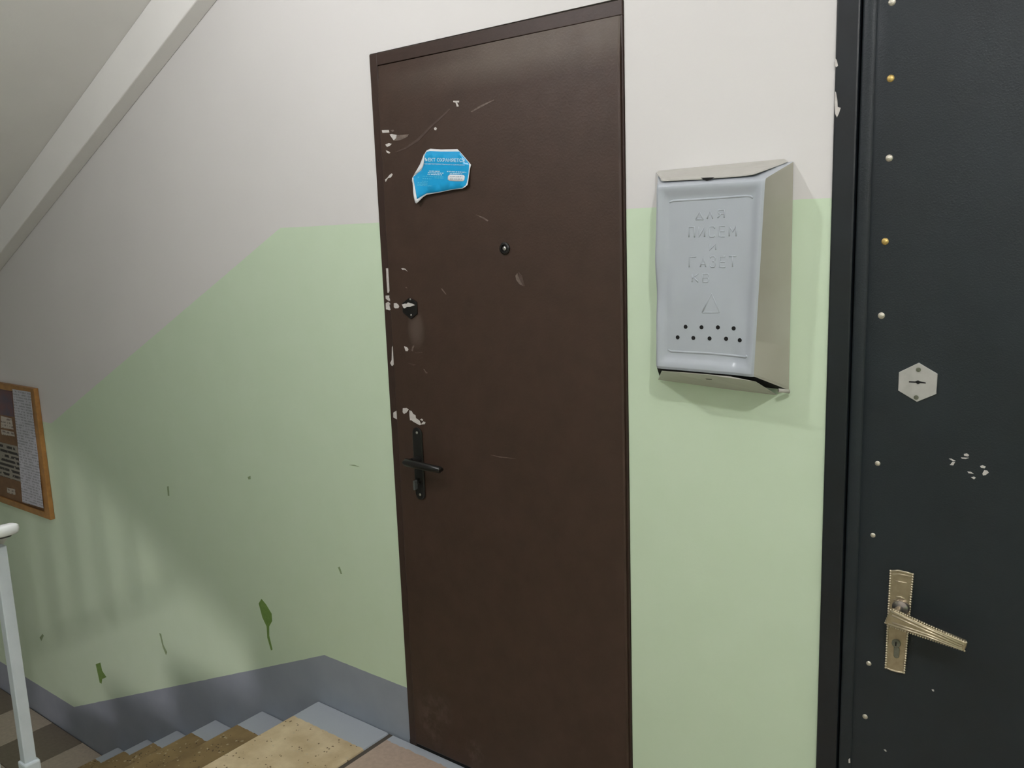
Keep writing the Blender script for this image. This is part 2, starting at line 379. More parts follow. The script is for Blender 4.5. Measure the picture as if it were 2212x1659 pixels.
# ================================================================ lamps
def ceiling_lamp(name, loc, watts, col, label, ceil):
    r = root(name, (loc[0], loc[1], ceil)); tag(r, label, 'lamp')
    mb = MB(); mb.tube([(loc[0], loc[1], ceil), (loc[0], loc[1], ceil - 0.03)], 0.06, 20, up=(0, 1, 0)); mb.out('base', M_CEIL, r)
    mb = MB(); mb.tube([(loc[0], loc[1], ceil - 0.03), (loc[0], loc[1], loc[2] + 0.034)], 0.018, 12, up=(0, 1, 0)); mb.out('socket', M_RUST, r)
    mb = MB(); mb.sphere(loc, 0.035, 20, 12); mb.out('bulb', lamp_mat(name + '_glow', watts, 0.035, col), r, smooth=True)
ceiling_lamp('ceiling_lamp', LAMP_A, W_A, LCOL, 'bare bulb on the landing ceiling above the photographer', 2.95)
ceiling_lamp('ceiling_lamp.001', LAMP_B, W_B, LCOL, 'bare bulb on the landing ceiling near the brown door', 2.95)
r = root('added_low_lamp', (LAMP_C[0], -2.60, LAMP_C[2])); tag(r, 'unseen low globe lamp added under the ascending stairs for the railing shadows', 'lamp')
MB().lathe((LAMP_C[0], -2.60, LAMP_C[2]), [(0.09, 0.0), (0.09, 0.03), (0.06, 0.05), (0.06, 0.10)], 20).out('base', M_RUST, r)
mb = MB(); mb.sphere(LAMP_C, 0.10, 24, 16); mb.out('globe', lamp_mat('added_lamp_glow', W_C, 0.10, LCOL_C), r, smooth=True)

# ================================================================ brown door
d1 = tag(root('door_1', (-1.397, 0.0, 0.0)), 'brown painted metal entrance door with chipped edge beside the stairs', 'door', kind='structure')
FY, LY = -0.006, -0.013
fb = MB()
fb.box(DX0 + 0.003, -1.765, FY, 0.10, 0.0, DZ1 - 0.003); fb.out('frame_jamb', M_BROWNF, d1, bev=0.0015)
fb = MB(); fb.prism([(-1.765, 2.036), (-0.9985, 2.034), (-0.9985, 2.066), (-1.765, 2.068)], FY, 0.10); fb.out('frame_head', M_BROWNF, d1, bev=0.0015)
fb = MB(); fb.box(-1.0028, -0.9985, FY + 0.001, 0.10, 0.0, 2.034); fb.out('frame_jamb', M_BROWNF, d1)
fb = MB(); fb.box(-1.765, -1.0028, 0.06, 0.10, 0.0, 2.034); fb.out('frame_backing', M_DARK, d1)
# leaf: pressed sheet with a slightly raked top edge
lx0, lx1 = -1.7642, -1.0035
prf = [(0.012, LY + 0.004), (0.018, LY), (1.955, LY), (2.000, LY + 0.0035), (2.0335, LY + 0.0065)]
vs = [(x, y, z) for x in (lx0, lx0 + 0.004, lx1 - 0.004, lx1) for z, y in prf]
vs = [(x, y + (0.003 if x in (lx0, lx1) else 0), z) for x, y, z in vs]
k = len(prf); fs = []
for a in range(3):
    for b_ in range(k - 1): fs.append((a * k + b_, (a + 1) * k + b_, (a + 1) * k + b_ + 1, a * k + b_ + 1))
nb = len(vs); vs += [(lx0, 0.05, 0.012), (lx1, 0.05, 0.012), (lx1, 0.05, 2.0335), (lx0, 0.05, 2.0335)]
fs += [(nb, nb + 1, nb + 2, nb + 3)]
fs += [tuple(range(0, k)) + (nb + 3, nb), tuple(range(3 * k, 4 * k)) + (nb + 2, nb + 1)]
fs += [(0, k, 2 * k, 3 * k, nb + 1, nb), (k - 1, 2 * k - 1, 3 * k - 1, 4 * k - 1, nb + 2, nb + 3)]
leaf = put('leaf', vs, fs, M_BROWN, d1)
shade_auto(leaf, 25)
MB().box(-1.797, -0.997, -0.004, 0.10, -0.004, 0.010).out('threshold', M_DARK, d1)
def chips(lst, mat, parent, y, th=0.0006, name='paint_chip'):
    for poly in lst: MB().prism(poly, y - th, th).out(name, mat, parent)
# bare patches near the closing edge
chips([
 [(-1.7768, 1.486), (-1.7619, 1.4862), (-1.7606, 1.4787), (-1.762, 1.4699), (-1.7607, 1.4589), (-1.7621, 1.4456), (-1.7604, 1.4323), (-1.7652, 1.4234), (-1.7697, 1.42), (-1.7716, 1.4161), (-1.7763, 1.4164), (-1.7769, 1.4277), (-1.7769, 1.4411), (-1.7772, 1.4566), (-1.7761, 1.4755)],
 [(-1.7849, 1.4081), (-1.7698, 1.4089), (-1.7707, 1.4022), (-1.7649, 1.3928), (-1.7727, 1.3932), (-1.7795, 1.3965), (-1.7848, 1.3997)],
 [(-1.7863, 1.3862), (-1.7753, 1.3909), (-1.7649, 1.3833), (-1.772, 1.3826), (-1.7707, 1.3753), (-1.7677, 1.3676), (-1.7734, 1.3661), (-1.7811, 1.3684), (-1.7866, 1.3688)],
 [(-1.7712, 1.2601), (-1.7668, 1.2644), (-1.7643, 1.2564), (-1.7638, 1.245), (-1.7589, 1.2307), (-1.7576, 1.2161), (-1.7609, 1.2061), (-1.7673, 1.2106), (-1.7735, 1.2045), (-1.7768, 1.2051), (-1.7824, 1.2129), (-1.7755, 1.2215), (-1.7732, 1.2413)],
 [(-1.7813, 1.0655), (-1.7646, 1.0747), (-1.754, 1.064), (-1.7614, 1.0575), (-1.7587, 1.0427), (-1.7702, 1.0474), (-1.7825, 1.0512)],
], M_CHIP, d1, FY)
chips([
 [(-1.7461, 1.3876), (-1.7364, 1.3883), (-1.729, 1.384), (-1.7255, 1.3791), (-1.7298, 1.3737), (-1.7423, 1.373), (-1.747, 1.3764)],
 [(-1.7095, 1.4854), (-1.7026, 1.4864), (-1.6944, 1.4847), (-1.6859, 1.4771), (-1.6954, 1.482), (-1.7045, 1.4819)],
 [(-1.7151, 1.2658), (-1.7049, 1.2642), (-1.6988, 1.2582), (-1.7025, 1.2524), (-1.7102, 1.2523)],
 [(-1.7343, 1.0842), (-1.7196, 1.0863), (-1.7109, 1.0832), (-1.7206, 1.0727), (-1.7311, 1.0676), (-1.7359, 1.0729)],
 [(-1.7089, 1.0804), (-1.7001, 1.0796), (-1.6942, 1.0712), (-1.6855, 1.0688), (-1.684, 1.06), (-1.6713, 1.0547), (-1.6645, 1.0432), (-1.6701, 1.041), (-1.6829, 1.0445), (-1.6958, 1.0489), (-1.7044, 1.053), (-1.7078, 1.051), (-1.7091, 1.064)],
 [(-1.6678, 1.0575), (-1.6621, 1.0609), (-1.6563, 1.0579), (-1.6593, 1.0543)],
 [(-1.6667, 1.043), (-1.6562, 1.053), (-1.6476, 1.0523), (-1.6502, 1.0463)],
 [(-1.7542, 1.8637), (-1.7275, 1.8615), (-1.7255, 1.8546), (-1.7522, 1.856)],
 [(-1.7251, 1.8492), (-1.7165, 1.8498), (-1.6981, 1.8454), (-1.7004, 1.8374), (-1.711, 1.8325), (-1.7165, 1.8389)],
 [(-1.7436, 1.8242), (-1.7304, 1.827), (-1.7186, 1.8238), (-1.7276, 1.8186), (-1.7381, 1.8174)],
 [(-1.7426, 1.8087), (-1.7338, 1.8061), (-1.7264, 1.8013), (-1.731, 1.7989), (-1.7402, 1.8031)],
 [(-1.7527, 1.7307), (-1.7451, 1.7338), (-1.7339, 1.7421), (-1.7258, 1.7457), (-1.7218, 1.7424), (-1.7293, 1.7351), (-1.7416, 1.7336), (-1.7511, 1.7239)],
 [(-1.4907, 1.91), (-1.4708, 1.9076), (-1.4723, 1.9033), (-1.4789, 1.9047), (-1.4729, 1.8942), (-1.4796, 1.8944), (-1.483, 1.9046), (-1.4909, 1.9067)],
 [(-1.5613, 1.8493), (-1.5563, 1.8516), (-1.551, 1.8482), (-1.5541, 1.8435), (-1.5596, 1.8447)],
], M_CHIP, d1, LY)
chips([
 [(-1.6981, 1.8448), (-1.6696, 1.8433), (-1.653, 1.8428), (-1.6567, 1.8374), (-1.6738, 1.8326), (-1.6908, 1.8301), (-1.7111, 1.8314), (-1.7004, 1.8374)],
 [(-1.7208, 1.86), (-1.7105, 1.8602), (-1.7074, 1.8563), (-1.7143, 1.855)],
 [(-1.4342, 1.8772), (-1.4024, 1.888), (-1.3601, 1.8969), (-1.3584, 1.8956), (-1.3975, 1.8842), (-1.4303, 1.8752)],
 [(-1.431, 1.621), (-1.4064, 1.6135), (-1.3911, 1.6049), (-1.3938, 1.6026), (-1.4091, 1.6106)],
 [(-1.3102, 1.4648), (-1.304, 1.4713), (-1.298, 1.4569), (-1.2919, 1.4465), (-1.2863, 1.4387), (-1.2985, 1.4438), (-1.308, 1.4543)],
 [(-1.6871, 1.254), (-1.6841, 1.2645), (-1.6794, 1.2698), (-1.6751, 1.2694), (-1.6796, 1.2615), (-1.6824, 1.2534)],
 [(-1.6984, 1.4327), (-1.6945, 1.4341), (-1.6903, 1.4306), (-1.6947, 1.4311)],
 [(-1.6444, 1.2049), (-1.6422, 1.2053), (-1.6373, 1.199), (-1.6291, 1.1948), (-1.6356, 1.1928)],
 [(-1.5641, 1.4307), (-1.5596, 1.4302), (-1.5455, 1.4151), (-1.5492, 1.4156)],
 [(-1.414, 0.9863), (-1.3824, 0.9859), (-1.3298, 0.9871), (-1.3825, 0.9834)],
], M_SCR, d1, LY, name='scratch')
chips([
 [(-1.7075, 1.8021), (-1.6677, 1.8102), (-1.6252, 1.827), (-1.5714, 1.8584), (-1.5309, 1.8781), (-1.5054, 1.8921), (-1.5028, 1.8898), (-1.5285, 1.8739), (-1.566, 1.8548), (-1.6168, 1.8231), (-1.6621, 1.8066), (-1.7047, 1.7997)],
 [(-1.3005, 1.4752), (-1.2895, 1.4648), (-1.2824, 1.4387), (-1.2863, 1.4392), (-1.2918, 1.4478), (-1.2979, 1.4582)],
 [(-1.6754, 1.2503), (-1.6463, 1.253), (-1.6464, 1.2509), (-1.6702, 1.2485)],
 [(-1.7029, 1.2179), (-1.6899, 1.2171), (-1.6748, 1.2157), (-1.6837, 1.2119)],
], M_SCR2, d1, LY, name='scratch')
# peephole
pc = [(-1.3404, 1.5334)][0]
ph = shade_auto(MB().lathe((pc[0], LY, pc[1]), [(0.0155, 0), (0.0155, -0.003), (0.012, -0.0055), (0.0095, -0.0055), (0.0085, -0.001)], 28).out('peephole', M_BLKMET, d1), 30)
shade_auto(MB().lathe((pc[0], LY, pc[1]), [(0.0062, -0.0012), (0.0058, -0.003), (0.004, -0.0045), (0.001, -0.0052)], 20).out('lens', M_SCREW, ph), 60)
# hexagonal lock cover with two screws
hx = [(-1.6806, 1.4044), (-1.6545, 1.3932), (-1.6545, 1.3599), (-1.6797, 1.3443), (-1.7098, 1.3632), (-1.7082, 1.3903)]
lock = MB().prism(hx, LY - 0.0045, 0.0045).out('lock_cover', M_BLKMET, d1, bev=0.0012)
for q in [(-1.6767, 1.4002), (-1.6765, 1.3562)]:
    MB().lathe((q[0], LY - 0.0045, q[1]), [(0.0028, 0), (0.0026, -0.0012), (0.001, -0.002)], 12).out('screw', M_SCREW, lock)
MB().prism([(-1.7107, 1.3844), (-1.6997, 1.3878), (-1.6911, 1.3879), (-1.6865, 1.3911), (-1.6801, 1.3897), (-1.6695, 1.3883), (-1.6602, 1.3842), (-1.6689, 1.3821), (-1.6788, 1.3792), (-1.6918, 1.3789), (-1.6964, 1.3753), (-1.7024, 1.3742), (-1.706, 1.3775), (-1.7078, 1.3821)], LY - 0.0052, 0.0008).out('paint_chip', M_CHIP, lock)
# long handle plate with lever and turn knob
pl = [(-1.676, 1.0341), (-1.6895, 0.8182)]
cx, z1 = pl[0]; z0 = [(-1.6773, 0.8185)][0][1]; cx = ([(-1.7003, 0.982)][0][0] + [(-1.6587, 0.987)][0][0]) / 2
hw = 0.0185
def stadium(cx, hw, z0, z1, n=10):
    P = [(cx + hw * math.cos(a), z1 - hw + hw * math.sin(a)) for a in [math.pi * i / n for i in range(n + 1)]]
    return P + [(cx + hw * math.cos(a), z0 + hw + hw * math.sin(a)) for a in [math.pi + math.pi * i / n for i in range(n + 1)]]
plate = MB().prism(stadium(cx, hw, z0, z1), LY - 0.006, 0.006).out('handle_plate', M_BLKMET, d1, bev=0.003)
for q in [(-1.6777, 1.019), (-1.6784, 0.8354)]:
    shade_auto(MB().lathe((q[0], LY - 0.006, q[1]), [(0.0042, 0), (0.004, -0.001), (0.0015, -0.0022)], 14).out('screw', M_SCREW, plate), 30)
hz = 0.938
lv = MB(); lv.tube([(cx, LY - 0.006, hz), (cx, LY - 0.034, hz)], 0.0115, 16); shade_auto(lv.out('spindle', M_BLKMET, plate), 40)
lv = MB(); lv.tube([(cx - 0.016, LY - 0.043, hz + 0.001), (cx - 0.012, LY - 0.044, hz + 0.001), (cx + 0.03, LY - 0.044, hz - 0.001), (cx + 0.075, LY - 0.040, hz - 0.004), (cx + 0.112, LY - 0.036, hz - 0.006), (cx + 0.116, LY - 0.036, hz - 0.006)], [0.006, 0.0115, 0.0115, 0.0105, 0.0095, 0.005], 14, ry=0.010)
shade_auto(lv.out('lever', M_BLKMET, d1), 50)
kz = 0.876
lv = MB(); lv.lathe((cx - 0.001, LY - 0.006, kz), [(0.0085, 0), (0.008, -0.010), (0.005, -0.011)], 16); tk = shade_auto(lv.out('lock_cylinder', M_BLKMET, plate), 40)
lv = MB(); lv.prism(stadium(cx - 0.001, 0.0035, kz - 0.022, kz + 0.006), LY - 0.028, 0.013); lv.out('key_tab', M_RUST, plate, bev=0.001)

# ================================================================ sticker on the brown door
stk = tag(root('warning_sticker', (-1.55, LY, 1.73)), 'torn blue and white vinyl sticker peeling off the brown door', 'sticker')
sx0, sz0 = -1.55, 1.755
def sdef(x, z):   # lift of the vinyl off the door, growing to the lower edge
    t = max(0.0, 1.77 - z) / 0.11; l = max(0.0, -1.60 - x) / 0.05
    return LY - 0.0012 - 0.013 * t * t * (0.75 + 0.5 * max(0, min(1, (x + 1.62) / 0.15))) - 0.010 * l * l
outer = [(-1.5772, 1.7985), (-1.5402, 1.7934), (-1.4832, 1.7894), (-1.4723, 1.78), (-1.4436, 1.7514), (-1.4388, 1.7463), (-1.4433, 1.7345), (-1.4479, 1.6972), (-1.4558, 1.6915), (-1.4649, 1.6887), (-1.501, 1.6876), (-1.5474, 1.6831), (-1.5908, 1.6802), (-1.6049, 1.6745), (-1.6181, 1.6643), (-1.6254, 1.6592), (-1.6295, 1.6609), (-1.6346, 1.6762), (-1.6372, 1.6893), (-1.6355, 1.7021), (-1.6412, 1.7193), (-1.6406, 1.7272), (-1.6352, 1.7347), (-1.6153, 1.7608), (-1.599, 1.7868), (-1.591, 1.7949)]
inner = [(-1.5776, 1.7928), (-1.5406, 1.7881), (-1.476, 1.7826), (-1.4712, 1.777), (-1.4449, 1.7505), (-1.4469, 1.7254), (-1.4507, 1.703), (-1.4542, 1.6966), (-1.4648, 1.6902), (-1.5009, 1.689), (-1.5473, 1.685), (-1.5919, 1.6837), (-1.606, 1.6785), (-1.6246, 1.6706), (-1.6278, 1.6837), (-1.6287, 1.7007), (-1.6362, 1.721), (-1.637, 1.7299), (-1.6252, 1.738), (-1.6123, 1.7449), (-1.604, 1.7561), (-1.5991, 1.7674), (-1.5971, 1.7847), (-1.5912, 1.7915)]
flap = [(-1.6352, 1.7347), (-1.6153, 1.7608), (-1.599, 1.7868), (-1.5991, 1.7732), (-1.6031, 1.7579), (-1.6122, 1.7469), (-1.6252, 1.739)]
def drape(name, poly, mat, parent, off, th=0.0003):
    bm = bmesh.new(); f = bm.faces.new([bm.verts.new((x, 0, z)) for x, z in poly])
    bmesh.ops.triangulate(bm, faces=[f])
    for _ in range(2): bmesh.ops.subdivide_edges(bm, edges=[e for e in bm.edges if e.calc_length() > 0.012], cuts=2)
    bmesh.ops.triangulate(bm, faces=bm.faces)
    v = [(a.co.x, sdef(a.co.x, a.co.z) - off, a.co.z) for a in bm.verts]
    bm.verts.index_update(); fcs = [tuple(a.index for a in f.verts) for f in bm.faces]; bm.free()
    o = put(name, v, fcs, mat, parent, True)
    sd = o.modifiers.new('thickness', 'SOLIDIFY'); sd.thickness = th; sd.offset = 1
    return o
drape('vinyl_backing', outer, M_STWHITE, stk, 0.0)
blue = drape('blue_print', inner, M_STBLUE, stk, 0.0006)
fo = drape('folded_flap', flap, M_STWHITE, stk, 0.0016)
def text_mesh(body, size, off=0.012):
    cu = bpy.data.curves.new('t', 'FONT'); cu.body = body; cu.size = size; cu.offset = off; cu.resolution_u = 2
    o = bpy.data.objects.new('t', cu); COL.objects.link(o)
    dg = bpy.context.evaluated_depsgraph_get(); me = bpy.data.meshes.new_from_object(o.evaluated_get(dg))
    bpy.data.objects.remove(o); bpy.data.curves.remove(cu)
    return [tuple(v.co) for v in me.vertices], [tuple(p.vertices) for p in me.polygons]
def sticker_text(body, x0, x1, zb0, zb1, h, name, off=0.0011, mat=None):
    v, f = text_mesh(body, 1.0); xs = [a[0] for a in v]; ys = [a[1] for a in v]
    sx = (x1 - x0) / (max(xs) - min(xs)); sy = h / (max(ys) - min(ys))
    out = []
    for a in v:
        t = (a[0] - min(xs)) * sx; x = x0 + t; z = zb0 + (zb1 - zb0) * t / (x1 - x0) + (a[1] - min(ys)) * sy
        out.append((x, sdef(x, z) - off, z))
    return put(name, out, f, mat or M_STTEXT, stk)
tp = lambda L: L
(ax, az), (bx, bz), (_, cz1) = [(-1.5977, 1.7675), (-1.4592, 1.7545), (-1.597, 1.7768)]
sticker_text('ЪЕКТ ОХРАНЯЕТСЯ', ax, bx, az, bz, cz1 - az, 'headline')
(ax, az), (bx, bz), (_, cz1) = [(-1.5992, 1.7594), (-1.4597, 1.7453), (-1.599, 1.763)]
sticker_text('ВАНИЯ ГОСУДАРСТВЕННОГО КОНТРАКТА', ax, bx, az, bz, cz1 - az, 'subheading')
def dashes(rows, name, mat, off=0.0011):
    mb_ = MB(); rnd = random.Random(3)
    for (ax, az), (bx, bz) in rows:
        x = ax
        while x < bx:
            l = rnd.uniform(0.002, 0.006); x2 = min(bx, x + l); z = az + (bz - az) * (x - ax) / (bx - ax)
            h = 0.0011
            mb_.add([(x, sdef(x, z) - off, z - h), (x2, sdef(x2, z) - off, z - h), (x2, sdef(x2, z) - off, z + h), (x, sdef(x, z) - off, z + h)], [(0, 1, 2, 3)])
            x = x2 + rnd.uniform(0.0008, 0.003)
    return mb_.out(name, mat, stk)
dashes([[(-1.5839, 1.7414), (-1.5439, 1.7375)], [(-1.5882, 1.7373), (-1.5323, 1.7319)], [(-1.5892, 1.733), (-1.5378, 1.7281)],
        [(-1.5202, 1.7355), (-1.4524, 1.7286)], [(-1.5101, 1.7298), (-1.4653, 1.7253)]], 'small_print', M_STTEXT)
dashes([[(-1.6065, 1.7293), (-1.5687, 1.7262)], [(-1.5647, 1.7259), (-1.5316, 1.7227)], [(-1.607, 1.7234), (-1.5758, 1.7204)],
        [(-1.5636, 1.722), (-1.5318, 1.7189)], [(-1.6232, 1.728), (-1.6163, 1.727)], [(-1.6088, 1.7167), (-1.5884, 1.7144)], [(-1.6235, 1.7137), (-1.5887, 1.7105)],
        [(-1.6238, 1.7098), (-1.589, 1.7069)], [(-1.6241, 1.7063), (-1.5717, 1.7016)]], 'faded_print', simple('pale_blue_print', (0.10, 0.52, 0.78), (0.08, 0.48, 0.75), 40, 0.4))
pill = [(-1.5103, 1.727), (-1.4858, 1.7248), (-1.4617, 1.7222), (-1.4583, 1.7186), (-1.4592, 1.7102), (-1.4632, 1.7069), (-1.4868, 1.7087), (-1.5113, 1.7113), (-1.5169, 1.715), (-1.5164, 1.7241)]
drape('number_panel', pill, M_STWHITE, stk, 0.0011, 0.0002)
dashes([[(-1.508, 1.722), (-1.4657, 1.7182)], [(-1.5084, 1.7158), (-1.4661, 1.7121)]], 'panel_print', M_STGREY, 0.0016)

# ================================================================ mailbox
mbx = tag(root('mailbox', (-0.765, 0.0, 1.22)), 'dented silver-grey metal mailbox with embossed lettering on the wall between the doors', 'mailbox')
FYM = -0.090
c_tl, c_tr, c_br, c_bl = [(-0.8735, 1.6604), (-0.6381, 1.6577), (-0.6561, 1.2638), (-0.8762, 1.2676)]
NU, NV = 44, 66
bump_pts = [  # dents: x, z, rx, rz, depth in y, sideways pull
    (-0.876, 1.435, 0.020, 0.055, 0.012, 0.0), (-0.845, 1.42, 0.018, 0.07, -0.003, 0.0), (-0.690, 1.415, 0.018, 0.05, 0.0035, 0.0),
    (-0.705, 1.30, 0.016, 0.035, 0.004, 0.0), (-0.86, 1.28, 0.025, 0.03, -0.002, 0.0), (-0.80, 1.45, 0.05, 0.06, -0.002, 0), (-0.675, 1.29, 0.012, 0.03, -0.003, 0)]
def sst(a, b, x):
    t = max(0, min(1, (x - a) / (b - a))); return t * t * (3 - 2 * t)
def front(u, v):
    tx = [c_tl[j] + (c_tr[j] - c_tl[j]) * u for j in (0, 1)]; bx_ = [c_bl[j] + (c_br[j] - c_bl[j]) * u for j in (0, 1)]
    x = bx_[0] + (tx[0] - bx_[0]) * v; z = bx_[1] + (tx[1] - bx_[1]) * v
    a = min(u, 1 - u) * 0.226; b_ = min(v, 1 - v) * 0.392
    y = FYM + 0.003 * (1 - sst(0, 0.005, a)) + (0.007 * (1 - (1 - (1 - min(1, b_ / 0.011)) ** 2) ** 0.5) if v > 0.5 else 0.003 * (1 - sst(0, 0.006, b_)))
    y += 0.0085 * min(sst(0.006, 0.026, a), sst(0.008, 0.034, b_))
    for px, pz, rx, rz, d, s_ in bump_pts:
        y += d * math.exp(-((x - px) / rx) ** 2 - ((z - pz) / rz) ** 2)
    x += -0.006 * math.exp(-(u / 0.08) ** 2) * math.exp(-((z - 1.46) / 0.09) ** 2)
    return (x, y, z)
us = sorted(set([0, 0.008, 0.016, 0.024] + [i / NU for i in range(1, NU)] + [0.976, 0.984, 0.992, 1])); vs_ = sorted(set([0, 0.005, 0.01, 0.016] + [i / NV for i in range(1, NV)] + [0.984, 0.99, 0.995, 1]))
nu, nv = len(us), len(vs_)
V = [front(u, v) for v in vs_ for u in us]; F = []; FM = []
for j in range(nv - 1):
    for i in range(nu - 1): F.append((j * nu + i, j * nu + i + 1, (j + 1) * nu + i + 1, (j + 1) * nu + i)); FM.append(0)
BXL, BXR, BZB, BZT = -0.914, -0.6135, 1.228, 1.690
def zb_(u): return 1.236 + (1.226 - 1.236) * u
def zt_(u): return 1.689 + (1.690 - 1.689) * u
bl = len(V); V += [(BXL, -0.002, zb_(0) + (zt_(0) - zb_(0)) * v) for v in vs_]
br = len(V); V += [(BXR, -0.002, zb_(1) + (zt_(1) - zb_(1)) * v) for v in vs_]
for j in range(nv - 1):
    F.append((j * nu, (j + 1) * nu, bl + j + 1, bl + j)); FM.append(0)
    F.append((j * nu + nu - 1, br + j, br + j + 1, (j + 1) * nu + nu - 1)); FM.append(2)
F.append(tuple(j * nu for j in ()) or tuple(range(nu)) + (br, bl)); FM.append(1)  # bottom face coloured near-black for the shade above the flap
F.append(tuple((nv - 1) * nu + i for i in range(nu)) + (br + nv - 1, bl + nv - 1)); FM.append(0)
F.append((bl, br, br + nv - 1, bl + nv - 1)); FM.append(0)
body = put('body', V, F, None, mbx, mats=[M_MAIL, M_DARK, M_MAILSIDE], fm=FM)
shade_auto(body, 38)
# lid: bent sheet lying on the sloping top
def sheet(outline, th, name, mat, bev=0.0):
    n = len(outline); v = [tuple(p) for p in outline] + [(p[0], p[1], p[2] - th) for p in outline]
    m2 = MB().add(v, [tuple(range(n)), tuple(range(2 * n - 1, n - 1, -1))] + [(i, (i + 1) % n, (i + 1) % n + n, i + n) for i in range(n)])
    return m2.out(name, mat, mbx, bev=bev)
def tz(y): return 1.700 + 0.030 * (y / 0.09)        # top slope
lf_ = [(-0.8694, 1.6696), (-0.8629, 1.6673), (-0.7777, 1.6653), (-0.6924, 1.6654), (-0.6648, 1.6671)]
lr_ = [(-0.6361, 1.6841)][0]; lb_ = [(-0.6232, 1.6913), (-0.6327, 1.697), (-0.9122, 1.6942), (-0.9168, 1.6906)]
lid = sheet([(lf_[0][0] - 0.004, -0.068, lf_[0][1] + 0.003)] + [(x, -0.077, z) for x, z in lf_] + [(lr_[0], -0.022, lr_[1]), (lb_[0][0], -0.008, lb_[0][1]), (lb_[1][0], -0.001, lb_[1][1]), (lb_[2][0], -0.001, lb_[2][1]), (lb_[3][0], -0.008, lb_[3][1])], 0.0014, 'lid', M_LID)
tab = MB().prism([(-0.7749, 1.6669), (-0.7458, 1.6659), (-0.753, 1.6615), (-0.7621, 1.6601), (-0.7694, 1.6625)], -0.0835, 0.0012).out('lid_catch', M_DARK, lid)
# bottom flap, hanging slightly open on the right
fq = [(-0.8605, 1.2638), (-0.7847, 1.2639), (-0.7025, 1.2622), (-0.6494, 1.2555)]
fback = [(-0.6382, 1.2142), (-0.7447, 1.2182), (-0.8274, 1.2227), (-0.9168, 1.227)]
vv = [(x, -0.093, z) for x, z in fq] + [(x, -0.003, z) for x, z in fback]
n = 8
flapo = put('bottom_flap', vv + [(x, y + 0.0007, z - 0.0012) for x, y, z in vv], [tuple(range(n)), tuple(range(2 * n - 1, n - 1, -1))] + [(i, (i + 1) % n, (i + 1) % n + n, i + n) for i in range(n)], M_LID, mbx)
sl = [(-0.7615, 1.2528), (-0.7562, 1.2528), (-0.7469, 1.253), (-0.7469, 1.2515), (-0.7542, 1.2513), (-0.7583, 1.2514)]
put('flap_slot', [(x, -0.0875, z) for x, z in sl], [tuple(range(6))], M_DARK, flapo)
# hinge curls at the two lower back corners
for q in ([(-0.6246, 1.2292), (-0.6091, 1.2251)], [(-0.8914, 1.2511), (-0.8846, 1.2389)]):
    m2 = MB(); m2.tube([(q[0][0], -0.03, q[0][1]), (q[1][0], -0.012, q[1][1])], 0.0042, 10); m2.out('hinge_curl', M_LID, mbx, smooth=True)
# pressed ribs, lettering and triangle
PY = FYM + 0.0085
def on_front(x, z):
    zc = z; u0 = 0.5; v0 = 0.5
    for _ in range(12):
        p = front(u0, v0); u0 += (x - p[0]) / 0.226; v0 += (z - p[2]) / 0.392
        u0 = max(0, min(1, u0)); v0 = max(0, min(1, v0))
    return front(u0, v0)[1]
def strokes(mb_, pts, r=0.0016, sink=0.0004):
    P = []
    for i in range(len(pts) - 1):
        for t in (0, 0.5): P.append((pts[i][0] + (pts[i + 1][0] - pts[i][0]) * t, pts[i][1] + (pts[i + 1][1] - pts[i][1]) * t))
    P.append(pts[-1])
    mb_.tube([(x, on_front(x, z) + sink, z) for x, z in P], r, 8, up=(0, 1, 0))
for nm, q in (('pressed_rib', [(-0.8462, 1.6214), (-0.8385, 1.6241), (-0.756, 1.6244), (-0.6779, 1.6254), (-0.6693, 1.6243), (-0.6641, 1.6201)]), ('pressed_rib', [(-0.8507, 1.3093), (-0.8435, 1.3057), (-0.7545, 1.3061), (-0.7028, 1.3037), (-0.674, 1.3029), (-0.6698, 1.3066)])):
    m2 = MB(); strokes(m2, q, 0.0028, 0.0012); m2.out(nm, M_MAIL, mbx, smooth=True)
G = {'Д': [[(0, 0), (0.5, 1), (1, 0)], [(-0.05, 0), (1.05, 0)]], 'Л': [[(0, 0), (0.5, 1), (1, 0)]], 'Я': [[(1, 0), (1, 1), (0.2, 1), (0, 0.75), (0.2, 0.5), (1, 0.5)], [(0.5, 0.5), (0, 0)]],
     'П': [[(0, 0), (0, 1), (1, 1), (1, 0)]], 'И': [[(0, 1), (0, 0), (1, 1), (1, 0)]], 'С': [[(1, 0.8), (0.85, 1), (0.15, 1), (0, 0.8), (0, 0.2), (0.15, 0), (0.85, 0), (1, 0.2)]],
     'Е': [[(1, 1), (0, 1), (0, 0), (1, 0)], [(0, 0.5), (0.9, 0.5)]], 'М': [[(0, 0), (0, 1), (0.5, 0.42), (1, 1), (1, 0)]], 'Г': [[(0, 0), (0, 1), (1, 1)]], 'А': [[(0, 0), (0.5, 1), (1, 0)], [(0.2, 0.32), (0.8, 0.32)]],
     'З': [[(0, 0.85), (0.2, 1), (0.8, 1), (1, 0.78), (0.8, 0.53), (0.45, 0.53)], [(0.8, 0.53), (1, 0.28), (0.8, 0), (0.2, 0), (0, 0.15)]], 'Т': [[(0, 1), (1, 1)], [(0.5, 1), (0.5, 0)]],
     'К': [[(0, 0), (0, 1)], [(1, 1), (0, 0.45)], [(0.25, 0.58), (1, 0)]], 'В': [[(0, 0), (0, 1), (0.8, 1), (1, 0.8), (0.8, 0.54), (0, 0.54)], [(0.8, 0.54), (1, 0.27), (0.8, 0), (0, 0)]]}
